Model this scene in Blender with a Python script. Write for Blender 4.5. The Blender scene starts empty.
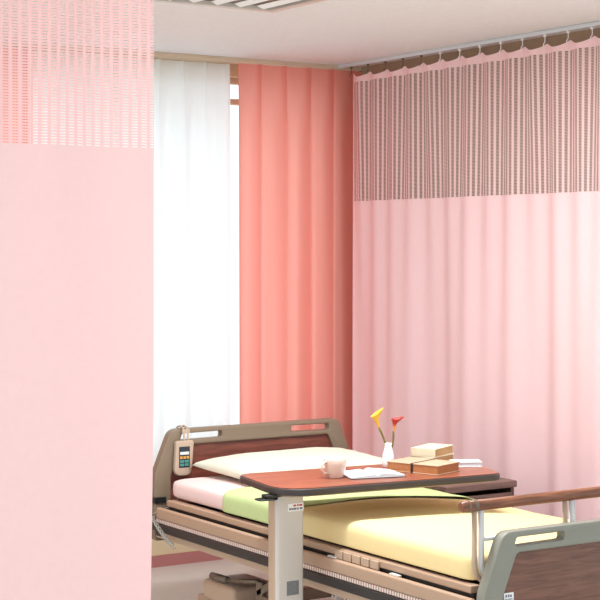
import bpy, bmesh, math, random
from mathutils import Vector, Matrix
random.seed(7)
PI = math.pi
scene = bpy.context.scene
COL = scene.collection

# ------------------------------------------------------------------ helpers
def lin(r, g, b):
    def c(v):
        v /= 255.0
        return v/12.92 if v <= .04045 else ((v+.055)/1.055)**2.4
    return (c(r), c(g), c(b), 1)

def new_mat(name):
    m = bpy.data.materials.new(name); m.use_nodes = True
    nt = m.node_tree
    for n in list(nt.nodes): nt.nodes.remove(n)
    out = nt.nodes.new('ShaderNodeOutputMaterial')
    return m, nt, out

def N(nt, t, **kw):
    n = nt.nodes.new(t)
    for k, v in kw.items():
        if k in n.inputs.keys(): n.inputs[k].default_value = v
        else: setattr(n, k, v)
    return n

def L(nt, a, ao, b, bi): nt.links.new(a.outputs[ao], b.inputs[bi])

def plain(name, col, rough=.5, metal=0., var=.06, scale=40., bump=.0, spec=.5, coord='Object'):
    m, nt, out = new_mat(name)
    p = N(nt, 'ShaderNodeBsdfPrincipled'); p.inputs['Roughness'].default_value = rough
    p.inputs['Metallic'].default_value = metal
    p.inputs['Specular IOR Level'].default_value = spec
    tc = N(nt, 'ShaderNodeTexCoord'); no = N(nt, 'ShaderNodeTexNoise'); no.inputs['Scale'].default_value = scale
    no.inputs['Detail'].default_value = 3
    L(nt, tc, coord, no, 'Vector')
    mx = N(nt, 'ShaderNodeMix', data_type='RGBA')
    c = lin(*col)
    mx.inputs[6].default_value = tuple(min(1, v*(1-var)) for v in c[:3])+(1,)
    mx.inputs[7].default_value = tuple(min(1, v*(1+var)) for v in c[:3])+(1,)
    L(nt, no, 'Fac', mx, 0); nt.links.new(mx.outputs[2], p.inputs['Base Color'])
    if bump:
        b = N(nt, 'ShaderNodeBump'); b.inputs['Strength'].default_value = bump; b.inputs['Distance'].default_value = .004
        L(nt, no, 'Fac', b, 'Height'); L(nt, b, 'Normal', p, 'Normal')
    L(nt, p, 0, out, 0)
    return m

def wood(name, dark, light, axis=0, rough=.35, scale=9., spec=.5):
    m, nt, out = new_mat(name)
    p = N(nt, 'ShaderNodeBsdfPrincipled'); p.inputs['Roughness'].default_value = rough
    p.inputs['Specular IOR Level'].default_value = spec
    tc = N(nt, 'ShaderNodeTexCoord'); mp = N(nt, 'ShaderNodeMapping')
    s = [scale*5]*3; s[axis] = scale*.35
    mp.inputs['Scale'].default_value = s
    L(nt, tc, 'Object', mp, 'Vector')
    no = N(nt, 'ShaderNodeTexNoise'); no.inputs['Scale'].default_value = 1.6; no.inputs['Detail'].default_value = 6
    no.inputs['Distortion'].default_value = .6
    L(nt, mp, 'Vector', no, 'Vector')
    cr = N(nt, 'ShaderNodeValToRGB')
    cr.color_ramp.elements[0].position = .34; cr.color_ramp.elements[0].color = lin(*dark)
    cr.color_ramp.elements[1].position = .66; cr.color_ramp.elements[1].color = lin(*light)
    L(nt, no, 'Fac', cr, 0); L(nt, cr, 0, p, 'Base Color')
    L(nt, p, 0, out, 0)
    return m

def cloth(name, col, trans=.35, weave=900., tcol=None, alpha=1.0, sheen=.2, mott=.04):
    """Woven cloth: diffuse plus translucent, a fine weave in the bump, optional even open weave."""
    m, nt, out = new_mat(name)
    c = lin(*col); t = lin(*(tcol or col))
    uv = N(nt, 'ShaderNodeTexCoord')
    no = N(nt, 'ShaderNodeTexNoise'); no.inputs['Scale'].default_value = 60; no.inputs['Detail'].default_value = 4
    L(nt, uv, 'Object', no, 'Vector')
    mx = N(nt, 'ShaderNodeMix', data_type='RGBA')
    mx.inputs[6].default_value = tuple(v*(1-mott) for v in c[:3])+(1,)
    mx.inputs[7].default_value = tuple(min(1, v*(1+mott)) for v in c[:3])+(1,)
    L(nt, no, 'Fac', mx, 0)
    d = N(nt, 'ShaderNodeBsdfDiffuse'); nt.links.new(mx.outputs[2], d.inputs['Color'])
    b = N(nt, 'ShaderNodeBump'); b.inputs['Strength'].default_value = .15; b.inputs['Distance'].default_value = .002
    L(nt, no, 'Fac', b, 'Height'); L(nt, b, 'Normal', d, 'Normal')
    tr = N(nt, 'ShaderNodeBsdfTranslucent'); tr.inputs['Color'].default_value = t
    ms = N(nt, 'ShaderNodeMixShader'); ms.inputs[0].default_value = trans
    L(nt, d, 0, ms, 1); L(nt, tr, 0, ms, 2)
    last = ms
    if alpha < 1:
        tp = N(nt, 'ShaderNodeBsdfTransparent')
        m2 = N(nt, 'ShaderNodeMixShader'); m2.inputs[0].default_value = alpha
        L(nt, tp, 0, m2, 1); L(nt, last, 0, m2, 2); last = m2
    L(nt, last, 0, out, 0)
    return m

def ladder_mesh(name, col, pitch=.024, strand=.34, rung=.0062, rungw=.42, veil=.0, trans=.3, fine=.16):
    """Curtain netting: upright knitted strands joined by fine rungs, open between."""
    m, nt, out = new_mat(name)
    uv = N(nt, 'ShaderNodeUVMap'); sp = N(nt, 'ShaderNodeSeparateXYZ'); L(nt, uv, 0, sp, 0)
    def frac(sock, per, off=0):
        a = N(nt, 'ShaderNodeMath', operation='MULTIPLY_ADD'); nt.links.new(sock, a.inputs[0])
        a.inputs[1].default_value = 1/per; a.inputs[2].default_value = off
        f = N(nt, 'ShaderNodeMath', operation='FRACT'); L(nt, a, 0, f, 0); return f
    def less(n, v):
        q = N(nt, 'ShaderNodeMath', operation='LESS_THAN'); L(nt, n, 0, q, 0); q.inputs[1].default_value = v; return q
    s1 = less(frac(sp.outputs[0], pitch), strand)
    s2 = less(frac(sp.outputs[0], pitch/4, .3), fine)
    r1 = less(frac(sp.outputs[1], rung), rungw)
    a = N(nt, 'ShaderNodeMath', operation='MAXIMUM'); L(nt, s1, 0, a, 0); L(nt, s2, 0, a, 1)
    b = N(nt, 'ShaderNodeMath', operation='MAXIMUM'); L(nt, a, 0, b, 0); L(nt, r1, 0, b, 1)
    c = N(nt, 'ShaderNodeMath', operation='MAXIMUM'); L(nt, b, 0, c, 0); c.inputs[1].default_value = veil
    d = N(nt, 'ShaderNodeBsdfDiffuse'); d.inputs['Color'].default_value = lin(*col)
    t = N(nt, 'ShaderNodeBsdfTranslucent'); t.inputs['Color'].default_value = lin(*col)
    ms = N(nt, 'ShaderNodeMixShader'); ms.inputs[0].default_value = trans; L(nt, d, 0, ms, 1); L(nt, t, 0, ms, 2)
    tp = N(nt, 'ShaderNodeBsdfTransparent')
    m2 = N(nt, 'ShaderNodeMixShader'); L(nt, c, 0, m2, 0); L(nt, tp, 0, m2, 1); L(nt, ms, 0, m2, 2)
    L(nt, m2, 0, out, 0)
    return m

class MB:
    def __init__(s): s.v = []; s.f = []
    def add(s, vs, fs):
        o = len(s.v); s.v += [tuple(v) for v in vs]; s.f += [tuple(i+o for i in f) for f in fs]
    def box(s, a, b, rot=None, about=None):
        x0, y0, z0 = a; x1, y1, z1 = b
        vs = [Vector(p) for p in ((x0,y0,z0),(x1,y0,z0),(x1,y1,z0),(x0,y1,z0),(x0,y0,z1),(x1,y0,z1),(x1,y1,z1),(x0,y1,z1))]
        if rot is not None:
            c = Vector(about) if about else (Vector(a)+Vector(b))/2
            vs = [rot@(v-c)+c for v in vs]
        s.add(vs, [(0,3,2,1),(4,5,6,7),(0,1,5,4),(1,2,6,5),(2,3,7,6),(3,0,4,7)])
        return s
    def tube(s, pts, r, n=10, closed=False, cap=True):
        pts = [Vector(p) for p in pts]; k = len(pts)
        rs = r if isinstance(r, (list, tuple)) else [r]*k
        ref = None; rings = []
        for i, p in enumerate(pts):
            a = pts[(i-1) % k] if (closed or i > 0) else p
            b = pts[(i+1) % k] if (closed or i < k-1) else p
            t = (b-a).normalized()
            if ref is None:
                ref = t.orthogonal().normalized()
            else:
                ref = (ref-t*ref.dot(t))
                ref = ref.normalized() if ref.length > 1e-6 else t.orthogonal().normalized()
            bi = t.cross(ref)
            rings.append([p+(ref*math.cos(2*PI*j/n)+bi*math.sin(2*PI*j/n))*rs[i] for j in range(n)])
        vs = [v for rg in rings for v in rg]; fs = []
        for i in range(k if closed else k-1):
            for j in range(n):
                a = i*n+j; b = i*n+(j+1) % n; c = ((i+1) % k)*n+(j+1) % n; d = ((i+1) % k)*n+j
                fs.append((a, b, c, d))
        if cap and not closed:
            fs.append(tuple(range(n-1, -1, -1))); fs.append(tuple((k-1)*n+j for j in range(n)))
        s.add(vs, fs); return s
    def lathe(s, prof, c=(0,0,0), n=28):
        vs = []; fs = []
        for (r, z) in prof:
            for j in range(n):
                a = 2*PI*j/n; vs.append((c[0]+r*math.cos(a), c[1]+r*math.sin(a), c[2]+z))
        for i in range(len(prof)-1):
            for j in range(n):
                fs.append((i*n+j, i*n+(j+1) % n, (i+1)*n+(j+1) % n, (i+1)*n+j))
        fs.append(tuple(range(n-1, -1, -1))); fs.append(tuple((len(prof)-1)*n+j for j in range(n)))
        s.add(vs, fs); return s
    def prism(s, poly, z0, z1):
        n = len(poly)
        vs = [(x, y, z0) for x, y in poly]+[(x, y, z1) for x, y in poly]
        fs = [tuple(range(n-1, -1, -1)), tuple(range(n, 2*n))]
        fs += [(i, (i+1) % n, n+(i+1) % n, n+i) for i in range(n)]
        s.add(vs, fs); return s
    def build(s, name, mat, parent=None, bevel=0, seg=2, smooth=False, loc=None, angle=40):
        me = bpy.data.meshes.new(name); me.from_pydata(s.v, [], s.f); me.update()
        bm = bmesh.new(); bm.from_mesh(me); bmesh.ops.recalc_face_normals(bm, faces=bm.faces); bm.to_mesh(me); bm.free()
        me.materials.append(mat)
        o = bpy.data.objects.new(name, me); COL.objects.link(o)
        if parent: o.parent = parent; o.matrix_parent_inverse = parent.matrix_basis.inverted()
        if bevel:
            b = o.modifiers.new('bevel', 'BEVEL'); b.width = bevel; b.segments = seg; b.limit_method = 'ANGLE'; b.angle_limit = math.radians(35)
        if smooth or bevel:
            for p in me.polygons: p.use_smooth = True
            if not smooth or smooth == 'auto':
                me.set_sharp_from_angle(angle=math.radians(angle)) if not bevel else None
                if bevel:
                    w = o.modifiers.new('wn', 'WEIGHTED_NORMAL'); w.keep_sharp = True
        return o

def tag(o, label=None, cat=None, group=None, kind=None):
    if label: o['label'] = label
    if cat: o['category'] = cat
    if group: o['group'] = group
    if kind: o['kind'] = kind
    return o

def empty(name, loc=(0,0,0), rz=0, label=None, cat=None, group=None):
    o = bpy.data.objects.new(name, None); COL.objects.link(o); o.empty_display_size = .1
    o.location = loc; o.rotation_euler = (0,0,rz)
    return tag(o, label, cat, group)

def rrect(pts, rads, seg=6):
    """rounded polygon from corner points and one radius per corner"""
    out = []; n = len(pts)
    for i in range(n):
        p = Vector(pts[i]); a = Vector(pts[i-1]); b = Vector(pts[(i+1) % n]); r = rads[i] if isinstance(rads, (list, tuple)) else rads
        if r <= 0: out.append(tuple(p)); continue
        u = (a-p).normalized(); v = (b-p).normalized(); ang = u.angle(v)
        d = min(r/math.tan(ang/2), .48*(a-p).length, .48*(b-p).length)
        p0 = p+u*d; p1 = p+v*d
        for k in range(seg+1):
            t = k/seg; out.append(tuple((1-t)**2*p0+2*t*(1-t)*p+t*t*p1))
    return out

def plate(name, loops, y0, y1, mat, parent=None, bevel=.004):
    """plate in the XZ plane with holes: outer loop first; thickness from y0 to y1"""
    cu = bpy.data.curves.new(name, 'CURVE'); cu.dimensions = '2D'; cu.fill_mode = 'BOTH'
    for lp in loops:
        sp = cu.splines.new('POLY'); sp.points.add(len(lp)-1); sp.use_cyclic_u = True
        for i, (x, z) in enumerate(lp): sp.points[i].co = (x, z, 0, 1)
    cu.extrude = abs(y1-y0)/2-bevel; cu.bevel_depth = bevel; cu.bevel_resolution = 2; cu.offset = -bevel
    tmp = bpy.data.objects.new('tmp', cu); COL.objects.link(tmp)
    dg = bpy.context.evaluated_depsgraph_get()
    me = bpy.data.meshes.new_from_object(tmp.evaluated_get(dg))
    bpy.data.objects.remove(tmp)
    me.transform(Matrix.Translation((0, (y0+y1)/2, 0)) @ Matrix.Rotation(PI/2, 4, 'X'))
    me.materials.clear(); me.materials.append(mat)
    bm = bmesh.new(); bm.from_mesh(me)
    bmesh.ops.remove_doubles(bm, verts=bm.verts, dist=1e-5)
    bmesh.ops.recalc_face_normals(bm, faces=bm.faces); bm.to_mesh(me); bm.free()
    for p in me.polygons: p.use_smooth = True
    me.set_sharp_from_angle(angle=math.radians(35))
    me.name = name
    o = bpy.data.objects.new(name, me); COL.objects.link(o)
    if parent: o.parent = parent; o.matrix_parent_inverse = parent.matrix_basis.inverted()
    return o

def sheet(name, p0, p1, z0, z1, fold, mat, parent=None, ns=300, nz=24, ztop=None, shift=None):
    """hanging cloth from p0 to p1 (plan); fold(s, z) = sideways offset; UV in metres"""
    p0 = Vector(p0); p1 = Vector(p1); d = (p1-p0); Lh = d.length; d.normalize(); nrm = Vector((-d.y, d.x))
    vs = []; uvs = []
    for i in range(ns+1):
        s = Lh*i/ns
        zt = z1 if ztop is None else ztop(s)
        for j in range(nz+1):
            z = z0+(zt-z0)*j/nz
            q = p0+d*(s+(shift(s, z) if shift else 0))+nrm*fold(s, z)
            vs.append((q.x, q.y, z)); uvs.append((s, z))
    fs = [(i*(nz+1)+j, (i+1)*(nz+1)+j, (i+1)*(nz+1)+j+1, i*(nz+1)+j+1) for i in range(ns) for j in range(nz)]
    me = bpy.data.meshes.new(name); me.from_pydata(vs, [], fs); me.update()
    ul = me.uv_layers.new(name='UVMap')
    for lp in me.loops: ul.data[lp.index].uv = uvs[lp.vertex_index]
    for p in me.polygons: p.use_smooth = True
    me.materials.append(mat)
    o = bpy.data.objects.new(name, me); COL.objects.link(o)
    if parent: o.parent = parent; o.matrix_parent_inverse = parent.matrix_basis.inverted()
    return o

# ------------------------------------------------------------------ materials
M = {}
M['ceiling'] = plain('ceiling board', (234,237,237), .9, var=.07, scale=55, bump=.35)
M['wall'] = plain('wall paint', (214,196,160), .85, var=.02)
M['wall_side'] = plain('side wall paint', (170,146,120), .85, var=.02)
M['floor'] = plain('vinyl floor', (208,202,196), .38, var=.05, scale=7)
M['base'] = plain('vinyl skirting', (176,116,112), .5, var=.04)
M['pink'] = cloth('pink curtain cloth', (246,214,212), .22, tcol=(250,196,190), mott=.03)
M['pink_far'] = cloth('pink cubicle cloth', (254,216,217), .14, tcol=(252,196,192), mott=.03)
M['net'] = ladder_mesh('pink netting', (250,205,202), pitch=.023, strand=.34, rung=.0065, rungw=.58)
M['net_far'] = ladder_mesh('pink netting of far curtain', (253,222,222), pitch=.0265, strand=.45, rung=.0065, rungw=.34, fine=.0)
M['salmon'] = cloth('salmon drape cloth', (234,148,138), .6, tcol=(252,172,156), mott=.03)
M['sheer'] = cloth('white sheer voile', (236,239,236), .45, tcol=(255,255,255), alpha=.975, mott=.01)
M['alu'] = plain('pale aluminium', (214,220,224), .4, .2, var=.02)
M['track'] = plain('beige track', (214,196,170), .5, var=.02)
M['taupe'] = plain('taupe plastic', (128,112,93), .42, var=.02)
M['greyg'] = plain('grey green plastic', (138,137,124), .42, var=.02)
M['panel'] = wood('headboard wood', (94,48,38), (130,70,54), 0, .4)
M['panelf'] = wood('footboard wood', (100,64,50), (130,88,70), 0, .4, 15)
M['rail'] = wood('handrail wood', (104,62,42), (150,96,68), 0, .35, 14)
M['top'] = wood('table wood', (122,68,50), (162,94,68), 0, .28, 7)
M['edge'] = plain('dark edge band', (58,50,48), .4)
M['cream_metal'] = plain('cream painted steel', (190,164,140), .4, var=.02)
M['beige'] = plain('beige painted steel', (180,150,126), .4, var=.03)
M['bronze'] = plain('brown grey steel', (118,104,88), .4, .3, var=.03)
M['dark'] = plain('dark grey steel', (52,48,48), .4, .2)
M['black'] = plain('black plastic', (28,30,30), .35)
M['column'] = plain('light grey enamel', (206,200,190), .32, var=.015)
M['white'] = plain('white enamel', (240,240,238), .3, var=.01)
M['white_tube'] = plain('white coated tube', (222,222,220), .3, var=.01)
M['sheetpink'] = cloth('pink bed sheet', (240,212,208), .0)
M['green'] = cloth('pale green blanket', (196,212,152), .0, mott=.06)
M['yellow'] = cloth('pale yellow cover', (238,216,160), .0, mott=.04)
M['pillow'] = cloth('cream pillowcase', (226,224,204), .0, mott=.03)
M['mug'] = plain('beige stoneware', (226,204,188), .3, var=.02)
M['paper'] = plain('white paper', (222,224,226), .7, var=.02)
M['kraft'] = plain('brown page edges', (178,116,70), .7, var=.15, scale=120)
M['kraft2'] = plain('mottled book cover', (190,160,132), .7, var=.22, scale=50)
M['creambook'] = plain('cream book cloth', (218,206,176), .7, var=.03)
M['tan'] = plain('tan page edges', (198,160,108), .7, var=.1, scale=100)
M['vase'] = plain('white porcelain', (240,244,244), .18, var=.01)
M['cab'] = wood('dark cabinet wood', (92,70,62), (124,98,88), 0, .45, 6)
M['remote'] = plain('beige plastic', (184,162,142), .45, var=.02)
M['screen'] = plain('dark display', (30,40,52), .25)
M['teal'] = plain('teal keys', (72,136,128), .4)
M['orange'] = plain('orange keys', (204,152,72), .4)
M['cord'] = plain('grey cord', (150,146,136), .5)
M['label'] = plain('grey label', (120,122,122), .5, var=.3, scale=160)
M['stem'] = plain('olive stem', (112,104,44), .5, var=.1)
M['redmark'] = plain('red print', (190,70,60), .6)
M['greymark'] = plain('grey print', (120,120,130), .6)
M['rubber'] = plain('grey rubber', (70,70,70), .7)

def petal(name, base, tip, z0, z1):
    m, nt, out = new_mat(name)
    p = N(nt, 'ShaderNodeBsdfPrincipled'); p.inputs['Roughness'].default_value = .45
    uv = N(nt, 'ShaderNodeUVMap'); sp = N(nt, 'ShaderNodeSeparateXYZ'); L(nt, uv, 0, sp, 0)
    cr = N(nt, 'ShaderNodeValToRGB'); cr.color_ramp.elements[0].color = lin(*base); cr.color_ramp.elements[1].color = lin(*tip)
    cr.color_ramp.elements[0].position = z0; cr.color_ramp.elements[1].position = z1
    L(nt, sp, 1, cr, 0); L(nt, cr, 0, p, 'Base Color'); L(nt, p, 0, out, 0)
    return m
M['calla_y'] = petal('yellow calla', (232,176,40), (240,196,60), .3, .9)
M['calla_r'] = petal('red calla', (226,150,50), (178,40,34), .25, .6)

# glass
m, nt, out = new_mat('window glass')
tp = N(nt, 'ShaderNodeBsdfTransparent'); tp.inputs[0].default_value = (.97,.98,.98,1)
gl = N(nt, 'ShaderNodeBsdfGlossy'); gl.inputs['Roughness'].default_value = .02
ms = N(nt, 'ShaderNodeMixShader'); ms.inputs[0].default_value = .05
L(nt, tp, 0, ms, 1); L(nt, gl, 0, ms, 2); L(nt, ms, 0, out, 0); M['glass'] = m
# ribbed strip
m, nt, out = new_mat('ribbed pale plastic')
p = N(nt, 'ShaderNodeBsdfPrincipled'); p.inputs['Roughness'].default_value = .4
tc = N(nt, 'ShaderNodeTexCoord'); wv = N(nt, 'ShaderNodeTexWave', bands_direction='Y'); wv.inputs['Scale'].default_value = 22
L(nt, tc, 'Object', wv, 'Vector'); cr = N(nt, 'ShaderNodeValToRGB')
cr.color_ramp.elements[0].color = lin(150,126,116); cr.color_ramp.elements[1].color = lin(236,214,202)
cr.color_ramp.elements[0].position = .1; cr.color_ramp.elements[1].position = .4
L(nt, wv, 'Fac', cr, 0); L(nt, cr, 0, p, 'Base Color'); L(nt, p, 0, out, 0); M['rib'] = m

# ------------------------------------------------------------------ the room
YW = 1.12; ZC = 2.5; XR = 1.74
X0, X1, Y0 = -4.2, 3.4, -7.6
def struct(name, mb, mat, bevel=0):
    o = mb.build(name, mat, None, bevel); o['kind'] = 'structure'; return o
struct('floor', MB().box((X0, Y0, -.1), (X1, YW+.16, 0)), M['floor'])
struct('ceiling', MB().box((X0, Y0, ZC), (X1, YW+.16, ZC+.1)), M['ceiling'])
wx0, wx1, wz0, wz1 = -.85, 1.60, .5, 2.42
w = MB()
w.box((X0, YW, 0), (wx0, YW+.16, ZC)).box((wx1, YW, 0), (XR+.2, YW+.16, ZC))
w.box((wx0, YW, 0), (wx1, YW+.16, wz0)).box((wx0, YW, wz1), (wx1, YW+.16, ZC))
struct('wall_back', w, M['wall'])
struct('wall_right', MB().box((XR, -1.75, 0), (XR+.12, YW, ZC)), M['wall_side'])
struct('baseboard_back', MB().box((X0, YW-.008, 0), (XR, YW, .056)), M['base'])
struct('baseboard_right', MB().box((XR-.008, -1.75, 0), (XR, YW-.008, .056)), M['base'])
win = empty('window_1', (.15, YW+.1, wz0)); win['kind'] = 'structure'
f = MB()
for a, b in (((wx0, wz0), (wx1, wz0+.05)), ((wx0, wz1-.03), (wx1, wz1)), ((wx0, wz0), (wx0+.04, wz1)), ((wx1-.04, wz0), (wx1, wz1)),
             ((wx0, 2.285), (wx1, 2.315)), ((.26, wz0), (.30, wz1))):
    f.box((a[0], YW+.07, a[1]), (b[0], YW+.12, b[1]))
f.build('window_frame', M['track'], win, .003)
MB().box((wx0+.03, YW+.09, wz0+.03), (wx1-.03, YW+.096, wz1-.02)).build('window_pane', M['glass'], win)

# window curtain track
t = MB(); t.box((-1.6, 1.0, ZC-.022), (XR, 1.085, ZC))
tr = t.build('curtain_track', M['track'], None, .002)
tag(tr, 'beige double curtain track on the ceiling along the window wall', 'curtain track')

# ceiling air vent
v = empty('ceiling_vent', (.0, -.85, ZC), label='square louvred metal vent set in the ceiling above the bed', cat='ceiling vent')
fr = MB()
vx0, vx1, vy0, vy1 = -.42, .262, -1.2, -.515
for a, b in (((vx0, vy0), (vx1, vy0+.035)), ((vx0, vy1-.035), (vx1, vy1)), ((vx0, vy0+.035), (vx0+.035, vy1-.035)), ((vx1-.035, vy0+.035), (vx1, vy1-.035))):
    fr.box((a[0], a[1], ZC-.02), (b[0], b[1], ZC))
fr.build('frame', M['column'], v, .003)
MB().box((vx0+.035, vy0+.035, ZC-.003), (vx1-.035, vy1-.035, ZC-.001)).build('backing', M['bronze'], v)
R = Matrix.Rotation(math.radians(20), 3, 'Y')
for i in range(6):
    x = vx0+.085+i*.102
    MB().box((x-.016, vy0+.045, ZC-.012), (x+.016, vy1-.045, ZC-.010), R).build('slat', M['white'], v)

# ------------------------------------------------------------------ curtains on the bay
def ridge(s, per, ph=0):
    return math.cos(2*PI*(s/per+ph))
# far cubicle curtain: along x = 1.6, from the window corner towards the camera
hk = .148
S0 = .895; S1 = -2.1
def far_fold(s, z):
    t = min(1, max(0, (2.44-z)/.5)); low = min(1, max(0, (2.44-z)/1.4))
    top = .013*ridge(s, hk)*(1-.7*low)
    big = .019*math.sin(s*10.4+1.1*math.sin(s*3.1))+.011*math.sin(s*19+1.3*math.sin(s*4)+.4)
    return top+(.12*t+.88*low**1.3)*big
def far_top(s):
    q = (s/hk) % 1
    return 2.448-.022*math.sin(PI*q)-.004*math.sin(s*5)
fc = empty('cubicle_curtain', (1.6, -.6, 0), label='pink privacy curtain with netting top hanging behind the bed, along the right', cat='curtain')
P0, P1 = (1.6, S0), (1.6, S1)
ln = S0-S1
hdr = sheet('header_band', P0, P1, 2.4, 2.44, far_fold, M['pink_far'], fc, 420, 3, far_top)
net = sheet('netting', P0, P1, 1.795, 2.4, far_fold, M['net_far'], fc, 420, 12)
bod = sheet('curtain_cloth', P0, P1, .14, 1.795, far_fold, M['pink_far'], fc, 420, 40)
for i in range(int(ln/hk)+1):
    y = S0-.001-i*hk
    h = MB().tube([(1.6, y, 2.475), (1.6, y, 2.450), (1.592, y, 2.440), (1.592, y, 2.43)], .0022, 6)
    h.box((1.595, y-.005, 2.472), (1.605, y+.005, 2.481))
    h.build('hook', M['bronze'] if i < 5 else M['white'], fc)
rl = MB(); rl.box((1.588, S1-.3, 2.481), (1.612, 1.0, 2.4995))
ro = rl.build('curtain_rail', M['alu'], None, .003)
tag(ro, 'pale metal ceiling rail carrying the curtain along the right', 'curtain rail')

# near cubicle curtain: along y = -2.51
def near_fold(s, z):
    return .014*math.sin(s*9.5+.8)+.008*math.sin(s*17+1.1*math.sin(2*s))+.006*math.sin(s*31+.5)*min(1, max(0, (z-1.3)/1.0))
nc = empty('cubicle_curtain', (-1.9, -2.51, 0), label='pink privacy curtain with netting top nearest the camera, filling the left side', cat='curtain')
A, B = (-2.9, -2.51), (-1.296, -2.51)
def near_shift(s, z):
    q = s/1.6
    return -.020*q*max(0, (1.2-z)/1.2) if z < 1.2 else 0
sheet('header_band', A, B, 2.4, 2.44, near_fold, M['pink'], nc, 200, 3)
sheet('netting', A, B, 1.797, 2.4, near_fold, M['net'], nc, 200, 10)
sheet('curtain_cloth', A, B, .14, 1.797, near_fold, M['pink'], nc, 200, 40, shift=near_shift)
rl = MB(); rl.box((-3.2, -2.524, 2.468), (1.58, -2.496, 2.497))
tag(rl.build('curtain_rail', M['alu'], None, .003), 'metal ceiling rail carrying the curtain nearest the camera', 'curtain rail')

# salmon window drapes with pinch pleats
def drape(x0, x1, y, label, seed, per=.139):
    e = empty('window_drape', ((x0+x1)/2, y, 0), label=label, cat='curtain')
    def fold(s, z):
        low = min(1, max(0, (2.47-z)/.35)); c = 1-abs(math.sin(PI*(s+.01*math.sin(s*9+seed))/per))
        pinch = c**5*.035*(1-low)
        wav = (c**1.4*.05-.02)*low + .008*low*math.sin(s*27+seed)
        wav += .012*min(1, max(0, (2.2-z)/1.6))*math.sin(s*61+seed*2)*.6
        return -(pinch+wav)-.006
    sheet('curtain_cloth', (x0, y), (x1, y), .34, 2.472, fold, M['salmon'], e, 260, 40)
    return e
drape(.978, 1.73, 1.0, 'salmon pink drape beside the sheer curtain, in the corner of the room', .4)
drape(-1.1, -.105, 1.0, 'salmon pink drape seen only through the netting of the nearest curtain', 2.0)
se = empty('sheer_curtain', (.3, 1.05, 0), label='white sheer curtain covering the window behind the headboard', cat='curtain')
def sfold(s, z):
    low = min(1, max(0, (2.47-z)/.3)); c = ridge(s, .128, .35)
    k = min(1, max(0, (s-1.0)/.2))
    return -(max(0, c)**8*.02*(1-low)+low*(.016*c+.012*math.sin(s*31)+.008*k*math.sin(s*95)))*.95+.004
sheet('curtain_cloth', (-.14, 1.062), (.985, 1.062), .36, 2.472, sfold, M['sheer'], se, 300, 30)

# ------------------------------------------------------------------ the bed
bed = empty('hospital_bed', (.49, -1.05, 0), label='electric hospital bed with taupe and wood end boards', cat='bed')
def board(zt, zb, y0, y1, name, frame_mat, panel_mat, slant=.20):
    W = .98
    outer = rrect([(0, zb), (W, zb), (W, zt-slant+.02), (W-.075, zt), (.075, zt), (0, zt-slant+.02)], [.02,.02,.10,.05,.05,.10])
    # gentle crown along the top
    h1 = rrect([(.118, zt-.047), (.318, zt-.045), (.318, zt-.018), (.128, zt-.020)], .010)
    h2 = [(W-x, z) for x, z in h1]
    ph = rrect([(.075, zb+.06), (W-.075, zb+.06), (W-.075, zt-.19), (W-.128, zt-.066), (.128, zt-.066), (.075, zt-.19)], [.01,.01,.05,.02,.02,.05])
    fr = plate(name, [outer, h1, h2, ph], y0, y1, frame_mat, bed, .005)
    pp = rrect([(.065, zb+.05), (W-.065, zb+.05), (W-.065, zt-.185), (W-.12, zt-.060), (.12, zt-.060), (.065, zt-.185)], [.01,.01,.05,.02,.02,.05])
    ym = (y0+y1)/2
    pn = plate('wood_panel', [pp], ym-.008, ym+.008, panel_mat, None, .001)
    pn.parent = fr
    pn.matrix_parent_inverse = (bed.matrix_basis @ fr.matrix_parent_inverse).inverted() if False else Matrix.Identity(4)
    pn.matrix_parent_inverse = Matrix.Identity(4)
    return fr
head = board(.812, .36, -.02, .02, 'headboard', M['taupe'], M['panel'])
foot = board(.706, .24, -2.14, -2.10, 'footboard', M['greyg'], M['panelf'])
# sticker on the footboard
st = MB().box((.085, -2.1295, .492), (.122, -2.128, .520)).build('sticker', M['white'], foot); st.matrix_parent_inverse = Matrix.Identity(4)
mk = MB()
for a, b in ((.090,.515),(.099,.515),(.108,.514)): mk.box((a, -2.1304, b-.008), (a+.006, -2.1296, b))
for a in range(6): mk.box((.089+.005*a, -2.1304, .497), (.0915+.005*a, -2.1296, .503))
ml = mk.build('print', M['greymark'], foot); ml.matrix_parent_inverse = Matrix.Identity(4)
# side frames, both sides
def side(sx, nm=''):
    X = (lambda v: v) if sx > 0 else (lambda v: .98-v)
    def bx(mb, x0, x1, y0, y1, z0, z1):
        a, b = sorted((X(x0), X(x1))); mb.box((a, y1, z0), (b, y0, z1)); return mb
    bx(MB(), .012, .05, -.10, -2.06, .514, .538).build('deck_rail', M['beige'], bed, .004)
    bx(MB(), -.016, .008, -.06, -2.09, .462, .506).build('side_rail', M['beige'], bed, .006)
    bx(MB(), -.012, .004, -.05, -2.09, .444, .461).build('ribbed_strip', M['rib'], bed, .003)
    bx(MB(), -.018, .010, -.03, -2.10, .410, .443).build('bumper_strip', M['dark'], bed, .004)
    bx(MB(), .0, .040, -.03, -2.10, .380, .409).build('lower_rail', M['cream_metal'], bed, .004)
side(1); side(-1)
cl = MB()
for i in range(5): cl.box((.002, -1.335-.052*i-.045, .507), (.0115, -1.335-.052*i, .535))
cl.build('clamp', M['cream_metal'], bed, .002)
for y in (-1.02, -1.30, -1.66): MB().box((-.004, y-.05, .5065), (.010, y, .5115)).build('latch', M['white_tube'], bed, .001)
for x in (.022, .93): MB().box((x, -2.06, .47), (x+.028, -.10, .513)).build('gap_shade_filler', M['dark'], bed, .003)  # dark filler behind the rail gap, standing in for its shade
# mattress deck (slatted platform)
dk = MB()
for i in range(5): dk.box((.05, -.13-.386*i-.36, .5), (.93, -.13-.386*i, .53))
dk.build('mattress_deck', M['dark'], bed, .004)
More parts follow.
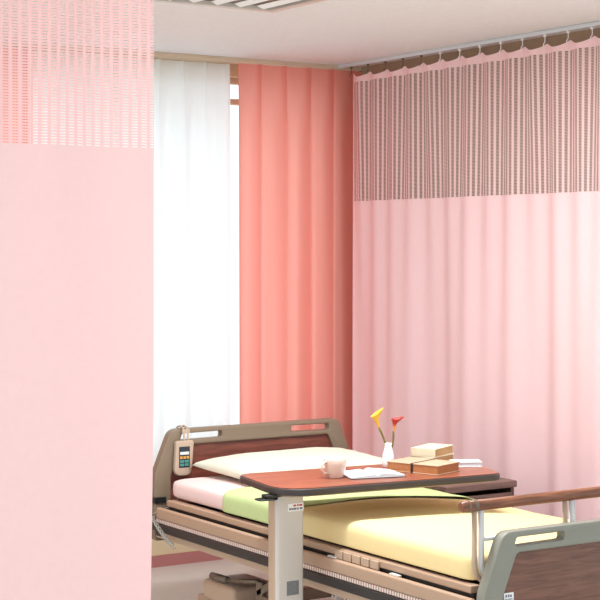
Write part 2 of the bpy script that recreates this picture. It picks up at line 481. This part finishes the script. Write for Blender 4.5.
# corner joints of the head end
for xx in (-.006, .93):
    MB().box((xx, -.028, .515), (xx+.056, .027, .540)).build('corner_joint', M['black'], bed, .003)
    MB().box((xx+.004, -.08, .385), (xx+.04, -.025, .47)).build('bracket', M['black'], bed, .006)
    MB().box((xx+.004, -2.095, .385), (xx+.04, -2.06, .47)).build('bracket', M['black'], bed, .006)
# base
bs = MB()
for x in (.14, .82): bs.box((x-.02, -1.98, .11), (x+.02, -.16, .16))
for y in (-.30, -1.98): bs.box((.12, y-.025, .11), (.92, y+.025, .16))
bs.build('base_frame', M['beige'], bed, .006)
MB().box((.09, -.50, .161), (.30, -.25, .242)).build('motor_cover', M['cream_metal'], bed, .02, 3)
MB().tube([(.11, -.30, .257), (.11, -.42, .260)], .014, 12).build('grip', M['bronze'], bed, smooth=True)
for x in (.11, .87):
    MB().tube([(x, -.42, .259), (x, -.66, .295)], .009, 10).build('link_rod', M['bronze'], bed, smooth=True)
    MB().box((x-.012, -.95, .235), (x+.012, -.66, .265), Matrix.Rotation(math.radians(-28), 3, 'X'), (x, -.66, .25)).build('lift_arm', M['bronze'], bed, .006)
    MB().box((x-.012, -1.72, .225), (x+.012, -.70, .25)).build('pull_bar', M['bronze'], bed, .005)
    MB().box((x-.012, -.70, .13), (x+.012, -.655, .30)).build('lift_arm', M['bronze'], bed, .006)
    MB().box((x-.012, -1.75, .13), (x+.012, -1.70, .40)).build('lift_arm', M['bronze'], bed, .006)
cc = []
for i in range(120):
    a = i/24*2*PI; cc.append((.06+.006*math.sin(a*.21)+i*.0003, -1.27+.036*math.cos(a), .345+.036*math.sin(a)))
MB().tube(cc, .0028, 6).build('coiled_cable', M['white_tube'], bed, smooth=True)
for x in (.09, .89):
    for y in (-.16, -1.98):
        c_ = MB(); c_.tube([(x-.014, y, .062), (x+.014, y, .062)], .06, 20)
        k = c_.build('caster', M['rubber'], bed, .004)
        MB().box((x-.022, y-.02, .06), (x+.022, y+.02, .118)).build('caster_fork', M['cream_metal'], bed, .004)
# grab rail at the foot
gr = MB().tube([(-.028, -2.062, .781), (-.02, -2.062, .781), (.93, -2.062, .781)], [.013, .0175, .0175], 16).build('grab_rail', M['rail'], bed, smooth='auto')
MB().tube([(-.006, -2.062, .781), (.002, -2.062, .781)], .0185, 16).build('collar', M['bronze'], bed, smooth='auto')
MB().tube([(.018, -2.062, .781), (.030, -2.062, .781)], .0185, 16).build('collar', M['bronze'], bed, smooth='auto')
def post(x, s=1):
    pts = [(x, -2.062, .765), (x, -2.062, .60)]
    for k in range(1, 7):
        a = k/6*1.05; pts.append((x+s*(.055*(1-math.cos(a))), -2.064, .60-.055*math.sin(a)))
    pts.append((pts[-1][0]+s*.03, -2.066, pts[-1][2]-.045))
    pts.append((pts[-1][0], -2.066, .48))
    return pts
MB().tube(post(.024), .0085, 10).build('post', M['cream_metal'], bed, smooth=True)
MB().tube([(q[0]+.026, q[1]-.001, q[2]) for q in post(.024)], .0098, 10).build('post', M['white_tube'], bed, smooth=True)
MB().tube([(.388, -2.062, .765), (.388, -2.066, .48)], .0085, 10).build('post', M['cream_metal'], bed, smooth=True)
MB().tube([(.416, -2.063, .765), (.416, -2.067, .48)], .0098, 10).build('post', M['white_tube'], bed, smooth=True)
MB().tube([(.055, -2.064, .676), (.40, -2.064, .676)], .0065, 10).build('crossbar', M['white_tube'], bed, smooth=True)

# ------------------------------------------------------------------ bedding
def soft_box(name, a, b, mat, r=.03, cut=None, amp=.003, parent=None, seed=0, zfun=None, thick=0):
    bm = bmesh.new()
    nx, ny, nz = 26, max(6, int(abs(b[1]-a[1])/.035)), 6
    # gridded box
    verts = {}
    def V(i, j, k):
        if (i, j, k) not in verts:
            verts[(i, j, k)] = bm.verts.new((a[0]+(b[0]-a[0])*i/nx, a[1]+(b[1]-a[1])*j/ny, a[2]+(b[2]-a[2])*k/nz))
        return verts[(i, j, k)]
    for i in range(nx):
        for j in range(ny):
            if cut is None: bm.faces.new((V(i,j,0), V(i,j+1,0), V(i+1,j+1,0), V(i+1,j,0)))
            bm.faces.new((V(i,j,nz), V(i+1,j,nz), V(i+1,j+1,nz), V(i,j+1,nz)))
    for i in range(nx):
        for k in range(nz):
            if not (cut and 'f' in cut): bm.faces.new((V(i,0,k), V(i+1,0,k), V(i+1,0,k+1), V(i,0,k+1)))
            if not (cut and 'b' in cut): bm.faces.new((V(i,ny,k), V(i,ny,k+1), V(i+1,ny,k+1), V(i+1,ny,k)))
    for j in range(ny):
        for k in range(nz):
            bm.faces.new((V(0,j,k), V(0,j,k+1), V(0,j+1,k+1), V(0,j+1,k)))
            bm.faces.new((V(nx,j,k), V(nx,j+1,k), V(nx,j+1,k+1), V(nx,j,k+1)))
    rnd = random.Random(seed)
    ph = [rnd.uniform(0, 6) for _ in range(6)]
    ya, yb = min(a[1], b[1]), max(a[1], b[1])
    for v in bm.verts:
        x, y, z = v.co
        # round the edges: clamp to inner box, push out to radius r
        lo = Vector((a[0]+r, ya+(r if not (cut and ('f' in cut)) else -9), a[2]+(r if cut is None else -9)))
        hi = Vector((b[0]-r, yb-(r if not (cut and ('b' in cut)) else -9), b[2]-r))
        if not (cut and 'f' in cut) or True:
            q = Vector((min(max(x, lo.x), hi.x), min(max(y, lo.y), hi.y), min(max(z, lo.z), hi.z)))
            d = v.co-q
            if d.length > 1e-9:
                m_ = max(abs(d.x), abs(d.y), abs(d.z)); v.co = q+d.normalized()*min(m_, r)
        n = amp*(math.sin(x*11+ph[0]+2*math.sin(y*7+ph[1]))+.6*math.sin(y*23+ph[2]+x*9))
        if z > a[2]+.02: v.co.z += n*.6
        if zfun: v.co.z += zfun(v.co.x, v.co.y)*max(0, (z-a[2])/(b[2]-a[2]))
        if abs(x-a[0]) < .01 and z < b[2]-.01: v.co.x += n*.5
    bmesh.ops.recalc_face_normals(bm, faces=bm.faces)
    me = bpy.data.meshes.new(name); bm.to_mesh(me); bm.free()
    for p in me.polygons: p.use_smooth = True
    me.materials.append(mat)
    o = bpy.data.objects.new(name, me); COL.objects.link(o)
    if parent: o.parent = parent
    if thick:
        s = o.modifiers.new('thick', 'SOLIDIFY'); s.thickness = thick; s.offset = 1
    s = o.modifiers.new('sub', 'SUBSURF'); s.levels = 1; s.render_levels = 1
    return o
def slope(x, y):      # the mattress falls a little towards its far edge
    t = max(0, (x-.25)/.7); return -.058*t*t
mt = soft_box('mattress', (.038, -2.03, .5395), (.928, -.075, .622), M['sheetpink'], .03, None, .001, zfun=slope)
tag(mt, 'mattress in a pale pink fitted sheet on the hospital bed', 'mattress')
yc = soft_box('bed_cover', (.031, -2.040, .547), (.935, -1.0, .629), M['yellow'], .034, 'b', .0016, seed=3, zfun=slope, thick=.003)
tag(yc, 'smooth pale yellow cover over the foot half of the mattress', 'bed cover')
gb = soft_box('blanket', (.027, -1.035, .551), (.939, -.532, .633), M['green'], .034, 'fb', .002, seed=5, zfun=slope, thick=.004)
for v_ in gb.data.vertices:
    q_ = (v_.co.y+.532)/(-1.035+.532); v_.co.y += .11*max(0, v_.co.x)*q_
tag(gb, 'folded pale green blanket laid across the middle of the bed', 'blanket')
# pillow
def pillow():
    nu, nv = 44, 30; vs = []; fs = []
    a, b, h = .38, .24, .052
    for s in (1, -1):
        for i in range(nu+1):
            for j in range(nv+1):
                u = -1+2*i/nu; v = -1+2*j/nv
                pin = 1-.10*(1-abs(u)**2)*abs(v)**3   # edges drawn in between the corners
                pin2 = 1-.07*(1-abs(v)**2)*abs(u)**3
                x = a*u*pin2; y = b*v*pin
                t = max(0, (1-abs(u)**3.2))**.4*max(0, (1-abs(v)**3))**.5
                wr = .003*math.sin(u*14+2*v)*(abs(u)**2)+.002*math.sin(v*17+u*5)
                z = s*(h*t*(1 if s > 0 else .55)+(wr if s > 0 else 0)*t)
                vs.append((x, y, z))
        o = 0 if s > 0 else (nu+1)*(nv+1)
        for i in range(nu):
            for j in range(nv):
                q = (o+i*(nv+1)+j, o+(i+1)*(nv+1)+j, o+(i+1)*(nv+1)+j+1, o+i*(nv+1)+j+1)
                fs.append(q if s > 0 else q[::-1])
    me = bpy.data.meshes.new('pillow'); me.from_pydata(vs, [], fs)
    bm = bmesh.new(); bm.from_mesh(me); bmesh.ops.remove_doubles(bm, verts=bm.verts, dist=1e-4); bmesh.ops.recalc_face_normals(bm, faces=bm.faces); bm.to_mesh(me); bm.free()
    for p in me.polygons: p.use_smooth = True
    me.materials.append(M['pillow'])
    o = bpy.data.objects.new('pillow', me); COL.objects.link(o)
    o.location = (.53, -.282, .659); o.rotation_euler = (math.radians(2), 0, math.radians(2))
    return o
tag(pillow(), 'plump cream pillow lying against the headboard', 'pillow')

# ------------------------------------------------------------------ hand control and its cord
hc = empty('hand_control', (.12, -.04, .70), label='beige bed remote control hanging on the headboard by its strap', cat='remote control')
hx0, hx1, hz0, hz1 = .072, .170, .622, .766
bdy = plate('remote_body', [rrect([(hx0+.006, hz0), (hx1-.012, hz0), (hx1, hz1), (hx0+.014, hz1)], [.03,.03,.012,.012])], -.046, -.024, M['remote'], hc, .005)
def hp(mb, name, mat): return mb.build(name, mat, hc, .0008)
hp(MB().box((.098, -.0475, .656), (.148, -.0462, .742)), 'display', M['screen'])
k1 = MB()
for i in range(3): k1.box((.102+i*.015, -.0485, .692), (.114+i*.015, -.0476, .703))
hp(k1, 'orange_keys', M['orange'])
k2 = MB()
for r_ in range(2):
    for i in range(2): k2.box((.102+i*.022, -.0485, .662+r_*.014), (.121+i*.022, -.0476, .673+r_*.014))
hp(k2, 'green_keys', M['teal'])
hp(MB().box((.102, -.0485, .709), (.144, -.0476, .721)), 'white_keys', M['alu'])
stp = MB()
stp.tube([(.128, -.034, .752), (.128, -.034, .79), (.128, -.026, .816), (.128, 0, .8225), (.128, .026, .816), (.128, .027, .785)], .004, 8)
stp.tube([(.146, -.034, .752), (.146, -.034, .79), (.146, -.026, .816), (.146, 0, .8225), (.146, .026, .816), (.146, .027, .785)], .004, 8)
stp.box((.120, -.036, .795), (.154, -.028, .812))
stp.build('hanging_strap', M['remote'], hc, smooth='auto')
cp = [(.115, -.036, .604), (.112, -.037, .585), (.100, -.040, .55), (.085, -.045, .51), (.03, -.046, .495), (-.012, -.044, .482)]
for i in range(150):
    t = i/150; a = t*11*2*PI
    base = Vector((.0, -.05-.20*t, .478-.10*t-.05*t*(1-t)))
    base.x = -.034; cp.append(tuple(base+Vector((.007*math.cos(a), .004*math.sin(a), .009*math.sin(a)))))
MB().tube(cp, .0027, 6).build('coiled_cord', M['cord'], hc, smooth=True)

# ------------------------------------------------------------------ overbed table
TZ = .757
ot = empty('overbed_table', (-.12, -1.23, 0), label='overbed table with orange brown wood top and grey column beside the bed', cat='table')
corners = [(-.222, -1.35), (.655, -1.43), (.775, -1.045), (-.150, -.945)]
tp_ = rrect(corners, [.13, .05, .075, .055], 10)
MB().prism(tp_, TZ-.003, TZ).build('table_top', M['top'], ot)
def grow(poly, d):
    c = Vector((sum(p[0] for p in poly)/len(poly), sum(p[1] for p in poly)/len(poly))); out_ = []
    n = len(poly)
    for i in range(n):
        a = Vector(poly[i-1]); b = Vector(poly[(i+1) % n]); t = (b-a).normalized(); nn = Vector((t.y, -t.x))
        out_.append(tuple(Vector(poly[i])+nn*d))
    return out_
MB().prism(grow(tp_, .006), TZ-.026, TZ-.0031).build('edge_band', M['edge'], ot, .004)
MB().prism(grow(tp_, -.03), TZ-.034, TZ-.0262).build('underside', M['beige'], ot)
cx0, cx1, cy0, cy1 = -.190, -.078, -1.272, -1.222
MB().prism(rrect([(cx0, cy0), (cx1, cy0), (cx1, cy1), (cx0, cy1)], .016), .075, TZ-.036).build('column', M['column'], ot, smooth='auto')
MB().prism(rrect([(cx0-.003, cy0+.010), (cx0+.012, cy0+.010), (cx0+.012, cy1+.003), (cx0-.003, cy1+.003)], .008), .08, TZ-.05).build('column_shade_strip', M['cream_metal'], ot, smooth='auto')  # beige strip stands in for brown shading down the column's left side
lv = MB(); lv.prism(rrect([(-.262, -1.285), (-.185, -1.285), (-.185, -1.235), (-.262, -1.235)], .018), .713, .719)
lv.box((-.232, -1.280, .719), (-.192, -1.240, TZ-.026))
lv.build('height_lever', M['black'], ot, .003)
sk = MB().box((-.145, cy0-.0012, .668), (-.083, cy0-.0002, .694)).build('notice', M['white'], ot)
pr = MB()
for x0_, x1_ in ((-.124,-.114), (-.110,-.104), (-.101,-.089)): pr.box((x0_, cy0-.002, .684), (x1_, cy0-.0013, .690))
pr.build('red_print', M['redmark'], ot)
pr = MB()
for x0_, x1_ in ((-.141,-.134), (-.132,-.126), (-.124,-.112), (-.109,-.103), (-.099,-.088)): pr.box((x0_, cy0-.002, .672), (x1_, cy0-.0013, .679))
pr.build('grey_print', M['greymark'], ot)
MB().box((-.150, cy0-.0014, .384), (-.102, cy0-.0002, .432)).build('rating_plate', M['label'], ot)
bb = MB(); bb.box((-.20, -1.275, .045), (.70, -1.215, .078)); bb.box((-.20, -1.46, .045), (-.14, -1.04, .078)); bb.box((.64, -1.46, .045), (.70, -1.04, .078))
bb.build('base', M['cream_metal'], ot, .008)
for x in (-.17, .67):
    for y in (-1.44, -1.06):
        MB().tube([(x-.011, y, .023), (x+.011, y, .023)], .022, 16).build('caster', M['rubber'], ot, .003)

# ------------------------------------------------------------------ things on the table
mg = empty('mug', (.085, -1.205, TZ), label='small beige mug on the overbed table', cat='mug')
prof = [(.026,0),(.029,.003),(.034,.02),(.039,.045),(.0415,.064),(.0408,.0655),(.0385,.063),(.036,.045),(.031,.02),(.024,.008),(.0005,.007)]
MB().lathe(prof, (.092, -1.205, TZ+.0005)).build('mug_body', M['mug'], mg, smooth='auto')
MB().tube([(.092-.034*math.cos(.55), -1.205+.0, TZ+.052), (.046, -1.211, TZ+.059), (.032, -1.213, TZ+.050), (.030, -1.213, TZ+.036), (.040, -1.212, TZ+.020), (.060, -1.208, TZ+.014)],
          .0045, 8).build('handle', M['mug'], mg, smooth=True)

# open book
ob = empty('open_book', (.27, -1.24, TZ), label='open white paged book on the table between mug and tied book', cat='book')
def page_block(name, xs, y0, y1, th, flip):
    n = 14; vs = []; fs = []
    top = []
    for i in range(n+1):
        t = i/n; x = xs[0]+(xs[1]-xs[0])*t
        bulge = th*(1-.75*t)*min(1, t*5+.35)+.002
        top.append((x, bulge))
    m_ = MB()
    for i in range(n):
        (xa, za), (xb, zb) = top[i], top[i+1]
        m_.add([(xa, y0, .0025), (xb, y0, .0025), (xb, y1, .0025), (xa, y1, .0025), (xa, y0, za+.0025), (xb, y0, zb+.0025), (xb, y1, zb+.0025), (xa, y1, za+.0025)],
               [(0,3,2,1), (4,5,6,7), (0,1,5,4), (2,3,7,6)]+([(3,0,4,7)] if i == 0 else [])+([(1,2,6,5)] if i == n-1 else []))
    return m_
RB = Matrix.Translation((.228, -1.228, TZ)) @ Matrix.Rotation(math.radians(-14), 4, 'Z')
def place(mb): mb.v = [tuple(RB @ Vector(v)) for v in mb.v]; return mb
place(page_block('page', (0, .10), -.075, .075, .014, 0)).build('page_block', M['paper'], ob)
place(page_block('page', (0, -.10), -.075, .075, .010, 1)).build('page_block', M['paper'], ob)
place(MB().box((-.103, -.079, .0003), (.103, .079, .0022))).build('cover', M['edge'], ob)

def book(c, rz, size, covermat, pagemat, label, th=.003, group=None, spine=True, name='book'):
    """closed book lying flat, spine at its -x side; c = base centre"""
    w_, d_, h_ = size
    e = empty(name, c, rz, label, 'book', group)
    T = Matrix.Translation(c) @ Matrix.Rotation(rz, 4, 'Z')
    def b(mb, nm, mt_, bev=.001):
        mb.v = [tuple(T @ Vector(v)) for v in mb.v]
        o = mb.build(nm, mt_, None, bev); o.parent = e; o.matrix_parent_inverse = T.inverted(); return o
    cv = MB(); cv.box((-w_/2, -d_/2, 0), (w_/2, d_/2, th)); cv.box((-w_/2, -d_/2, h_-th), (w_/2, d_/2, h_))
    if spine: cv.box((-w_/2, -d_/2, th), (-w_/2+th, d_/2, h_-th))
    b(cv, 'cover', covermat)
    b(MB().box((-w_/2+th, -d_/2+.004, th), (w_/2-.004, d_/2-.004, h_-th)), 'page_block', pagemat, 0)
    return e, b
# thick book tied with a black band
c3 = (.453, -1.236, TZ+.0005)
e, b = book(c3, math.radians(20), (.15, .22, .034), M['kraft2'], M['kraft'], 'thick brown book tied with a black band, near the front of the table', .003, spine=False)
bd = MB()
for (p, q) in (((-.0762, -.004, .0), (-.0752, .004, .0352)), ((-.0762, -.004, .0342), (.0762, .004, .0354)), ((.0752, -.004, .0), (.0762, .004, .0352))): bd.box(p, q)
b(bd, 'black_band', M['black'], 0)
# two cream books stacked behind it
c4 = (.600, -1.098)
for i, (dz, lab, rz) in enumerate(((0, 'lower of the two cream books stacked behind the tied book', 24), (.0325, 'upper of the two cream books stacked behind the tied book', 27))):
    book((c4[0], c4[1], TZ+.0005+dz), math.radians(rz), (.16, .10, .032), M['creambook'], M['tan'], lab, .0022)
# white booklet
book((.672, -1.206, TZ+.0005), math.radians(-28), (.11, .085, .017), M['paper'], M['paper'], 'white paperback lying at the right end of the table', .001)

# vase with two calla lilies
VX, VY = .402, -1.092
vs_ = empty('vase', (VX, VY, TZ), label='slim white porcelain vase holding two calla lilies', cat='vase')
MB().lathe([(.018,0),(.0215,.003),(.0225,.02),(.021,.045),(.015,.066),(.0125,.080),(.0145,.088),(.0125,.088),(.0105,.080),(.013,.066),(.017,.045),(.017,.012),(.0005,.010)], (VX, VY, TZ+.0005), 28).build('vase_body', M['vase'], vs_, smooth=True)
def calla(base, tip, mat, label, scale=1., lean=(1, 0), roll=0.):
    e = empty('calla_lily', base, 0, label, 'flower')
    b0 = Vector(base); t0 = Vector(tip); ax = (t0-b0).normalized()
    pts = []
    side_ = Vector((ax.z, 0, -ax.x)); 
    for i in range(9):
        t = i/8; pts.append(b0.lerp(t0, t)+side_*.006*math.sin(PI*t))
    MB().tube(pts, [.0032+.0008*i/8 for i in range(9)], 8).build('stem', M['stem'], e, smooth=True)
    # spathe
    X = Vector((lean[0], lean[1], 0)); X = (X-ax*X.dot(ax)).normalized(); Y = ax.cross(X)
    nu, nv = 28, 16; vs = []; uv = []
    for j in range(nv+1):
        v = j/nv
        for i in range(nu+1):
            th_ = -PI*1.03+2*PI*1.03*i/nu
            front = (1+math.cos(th_))/2            # 1 at the pointed lip
            r = (.0035+.0125*v**1.4+.007*max(0, v-.6)/.4*(.4+.6*front))*scale*(1-.02*i/nu)
            zz = (.056*v+.012*front**3*v**3)*scale-.006*scale*max(0, v-.75)/.25*(1-front)
            out_ = .017*front**6*max(0, v-.6)/.4*scale
            p = t0+ax*zz+X*(math.cos(th_)*r+out_)+Y*math.sin(th_)*r*(1-.3*front**4*v)
            vs.append(tuple(p)); uv.append((i/nu, v))
    fs = [(j*(nu+1)+i, j*(nu+1)+i+1, (j+1)*(nu+1)+i+1, (j+1)*(nu+1)+i) for j in range(nv) for i in range(nu)]
    me = bpy.data.meshes.new('spathe'); me.from_pydata(vs, [], fs); ul = me.uv_layers.new(name='UVMap')
    for lp in me.loops: ul.data[lp.index].uv = uv[lp.vertex_index]
    for p in me.polygons: p.use_smooth = True
    me.materials.append(mat)
    o = bpy.data.objects.new('spathe', me); COL.objects.link(o); o.parent = e; o.matrix_parent_inverse = e.matrix_basis.inverted()
    s = o.modifiers.new('s', 'SOLIDIFY'); s.thickness = .0008
    MB().tube([t0+ax*.012*scale, t0+ax*.04*scale], [.0022, .0018], 8).build('spadix', M['orange'], e, smooth=True)
calla((VX-.004, VY, TZ+.045), (VX-.033, VY+.012, TZ+.146), M['calla_y'], 'yellow calla lily in the white vase', .95, (.9, -.35))
calla((VX+.004, VY-.002, TZ+.045), (VX+.016, VY-.01, TZ+.132), M['calla_r'], 'dark red calla lily in the white vase', .85, (.95, -.25))

# ------------------------------------------------------------------ bedside cabinet
cb = empty('bedside_cabinet', (1.2, -.35, 0), label='low dark brown bedside cabinet between bed and far curtain', cat='cabinet')
bx0, bx1, by0, by1, bz = 1.02, 1.385, -.64, -.10, .578
MB().box((bx0-.005, by0-.012, bz-.028), (bx1+.004, by1, bz)).build('cabinet_top', M['cab'], cb, .004)
bdy = MB(); bdy.box((bx0, by0+.004, .05), (bx0+.018, by1, bz-.029)).box((bx1-.018, by0+.004, .05), (bx1, by1, bz-.029)).box((bx0+.018, by1-.012, .05), (bx1-.018, by1, bz-.029))
bdy.box((bx0+.018, by0+.01, .05), (bx1-.018, by1-.012, .07)).box((bx0+.018, by0+.01, .33), (bx1-.018, by1-.012, .345))
bdy.build('carcass', M['cab'], cb, .002)
for z0_, z1_ in ((.445, .53), (.352, .438)):
    d_ = MB().box((bx0+.02, by0-.006, z0_), (bx1-.02, by0+.010, z1_)).build('drawer', M['cab'], cb, .003)
    hd = MB().box((bx0+.12, by0-.022, z1_-.03), (bx1-.12, by0-.0065, z1_-.018)).build('handle', M['dark'], d_, .002)
    hd.matrix_parent_inverse = Matrix.Identity(4)
MB().box((bx0+.02, by0-.006, .075), (bx1-.02, by0+.010, .325)).build('door', M['cab'], cb, .003)
for x in (bx0+.03, bx1-.03):
    for y in (by0+.05, by1-.04): MB().tube([(x-.01, y, .025), (x+.01, y, .025)], .0245, 14).build('caster', M['rubber'], cb, .003)

# ------------------------------------------------------------------ light
wd = bpy.data.worlds.new('World'); scene.world = wd; wd.use_nodes = True
nt = wd.node_tree; bg = nt.nodes['Background']
tc = N(nt, 'ShaderNodeTexCoord'); sp = N(nt, 'ShaderNodeSeparateXYZ'); L(nt, tc, 'Generated', sp, 0)
cr = N(nt, 'ShaderNodeValToRGB')
cr.color_ramp.elements[0].position = .3; cr.color_ramp.elements[0].color = (.74, .80, .84, 1)
cr.color_ramp.elements[1].position = .75; cr.color_ramp.elements[1].color = (.82, .93, 1.0, 1)
ma = N(nt, 'ShaderNodeMath', operation='MULTIPLY_ADD'); ma.inputs[1].default_value = .5; ma.inputs[2].default_value = .5
L(nt, sp, 2, ma, 0); L(nt, ma, 0, cr, 0); L(nt, cr, 0, bg, 'Color')
# the sky is brighter on the sunny side, beyond the window
mr = N(nt, 'ShaderNodeMapRange'); mr.inputs['From Min'].default_value = -.6; mr.inputs['From Max'].default_value = .8
mr.inputs['To Min'].default_value = 1.02; mr.inputs['To Max'].default_value = 1.38
L(nt, sp, 1, mr, 0); nt.links.new(mr.outputs[0], bg.inputs['Strength'])

def area(name, loc, size, power, col=(1, .97, .92), rot=(0, 0, 0)):
    ld = bpy.data.lights.new(name, 'AREA'); ld.shape = 'RECTANGLE'; ld.size, ld.size_y = size; ld.energy = power; ld.color = col
    o = bpy.data.objects.new(name, ld); COL.objects.link(o); o.location = loc; o.rotation_euler = rot
    return o
# unseen lamps added below the ceiling to brighten the near curtain and the bay
area('added_fill_lamp', (-1.6, -4.2, 2.46), (1.2, .6), 7, (.95, .98, 1))
area('added_fill_lamp', (-.12, -1.5, 2.46), (1.5, .3), 48, (.96, .98, 1))

# ------------------------------------------------------------------ camera
cd = bpy.data.cameras.new('camera'); cam = bpy.data.objects.new('camera', cd); COL.objects.link(cam)
cam.location = (-3.0521, -5.8909, 1.5665)
cam.rotation_euler = (PI/2, 0, -.5692)
cd.sensor_width = 36; cd.lens = 36*1612.7/600; cd.shift_y = -53.8/600
scene.camera = cam
vs = scene.view_settings
vs.view_transform = 'Standard'; vs.look = 'None'; vs.gamma = 1; vs.use_curve_mapping = False; vs.exposure = .62
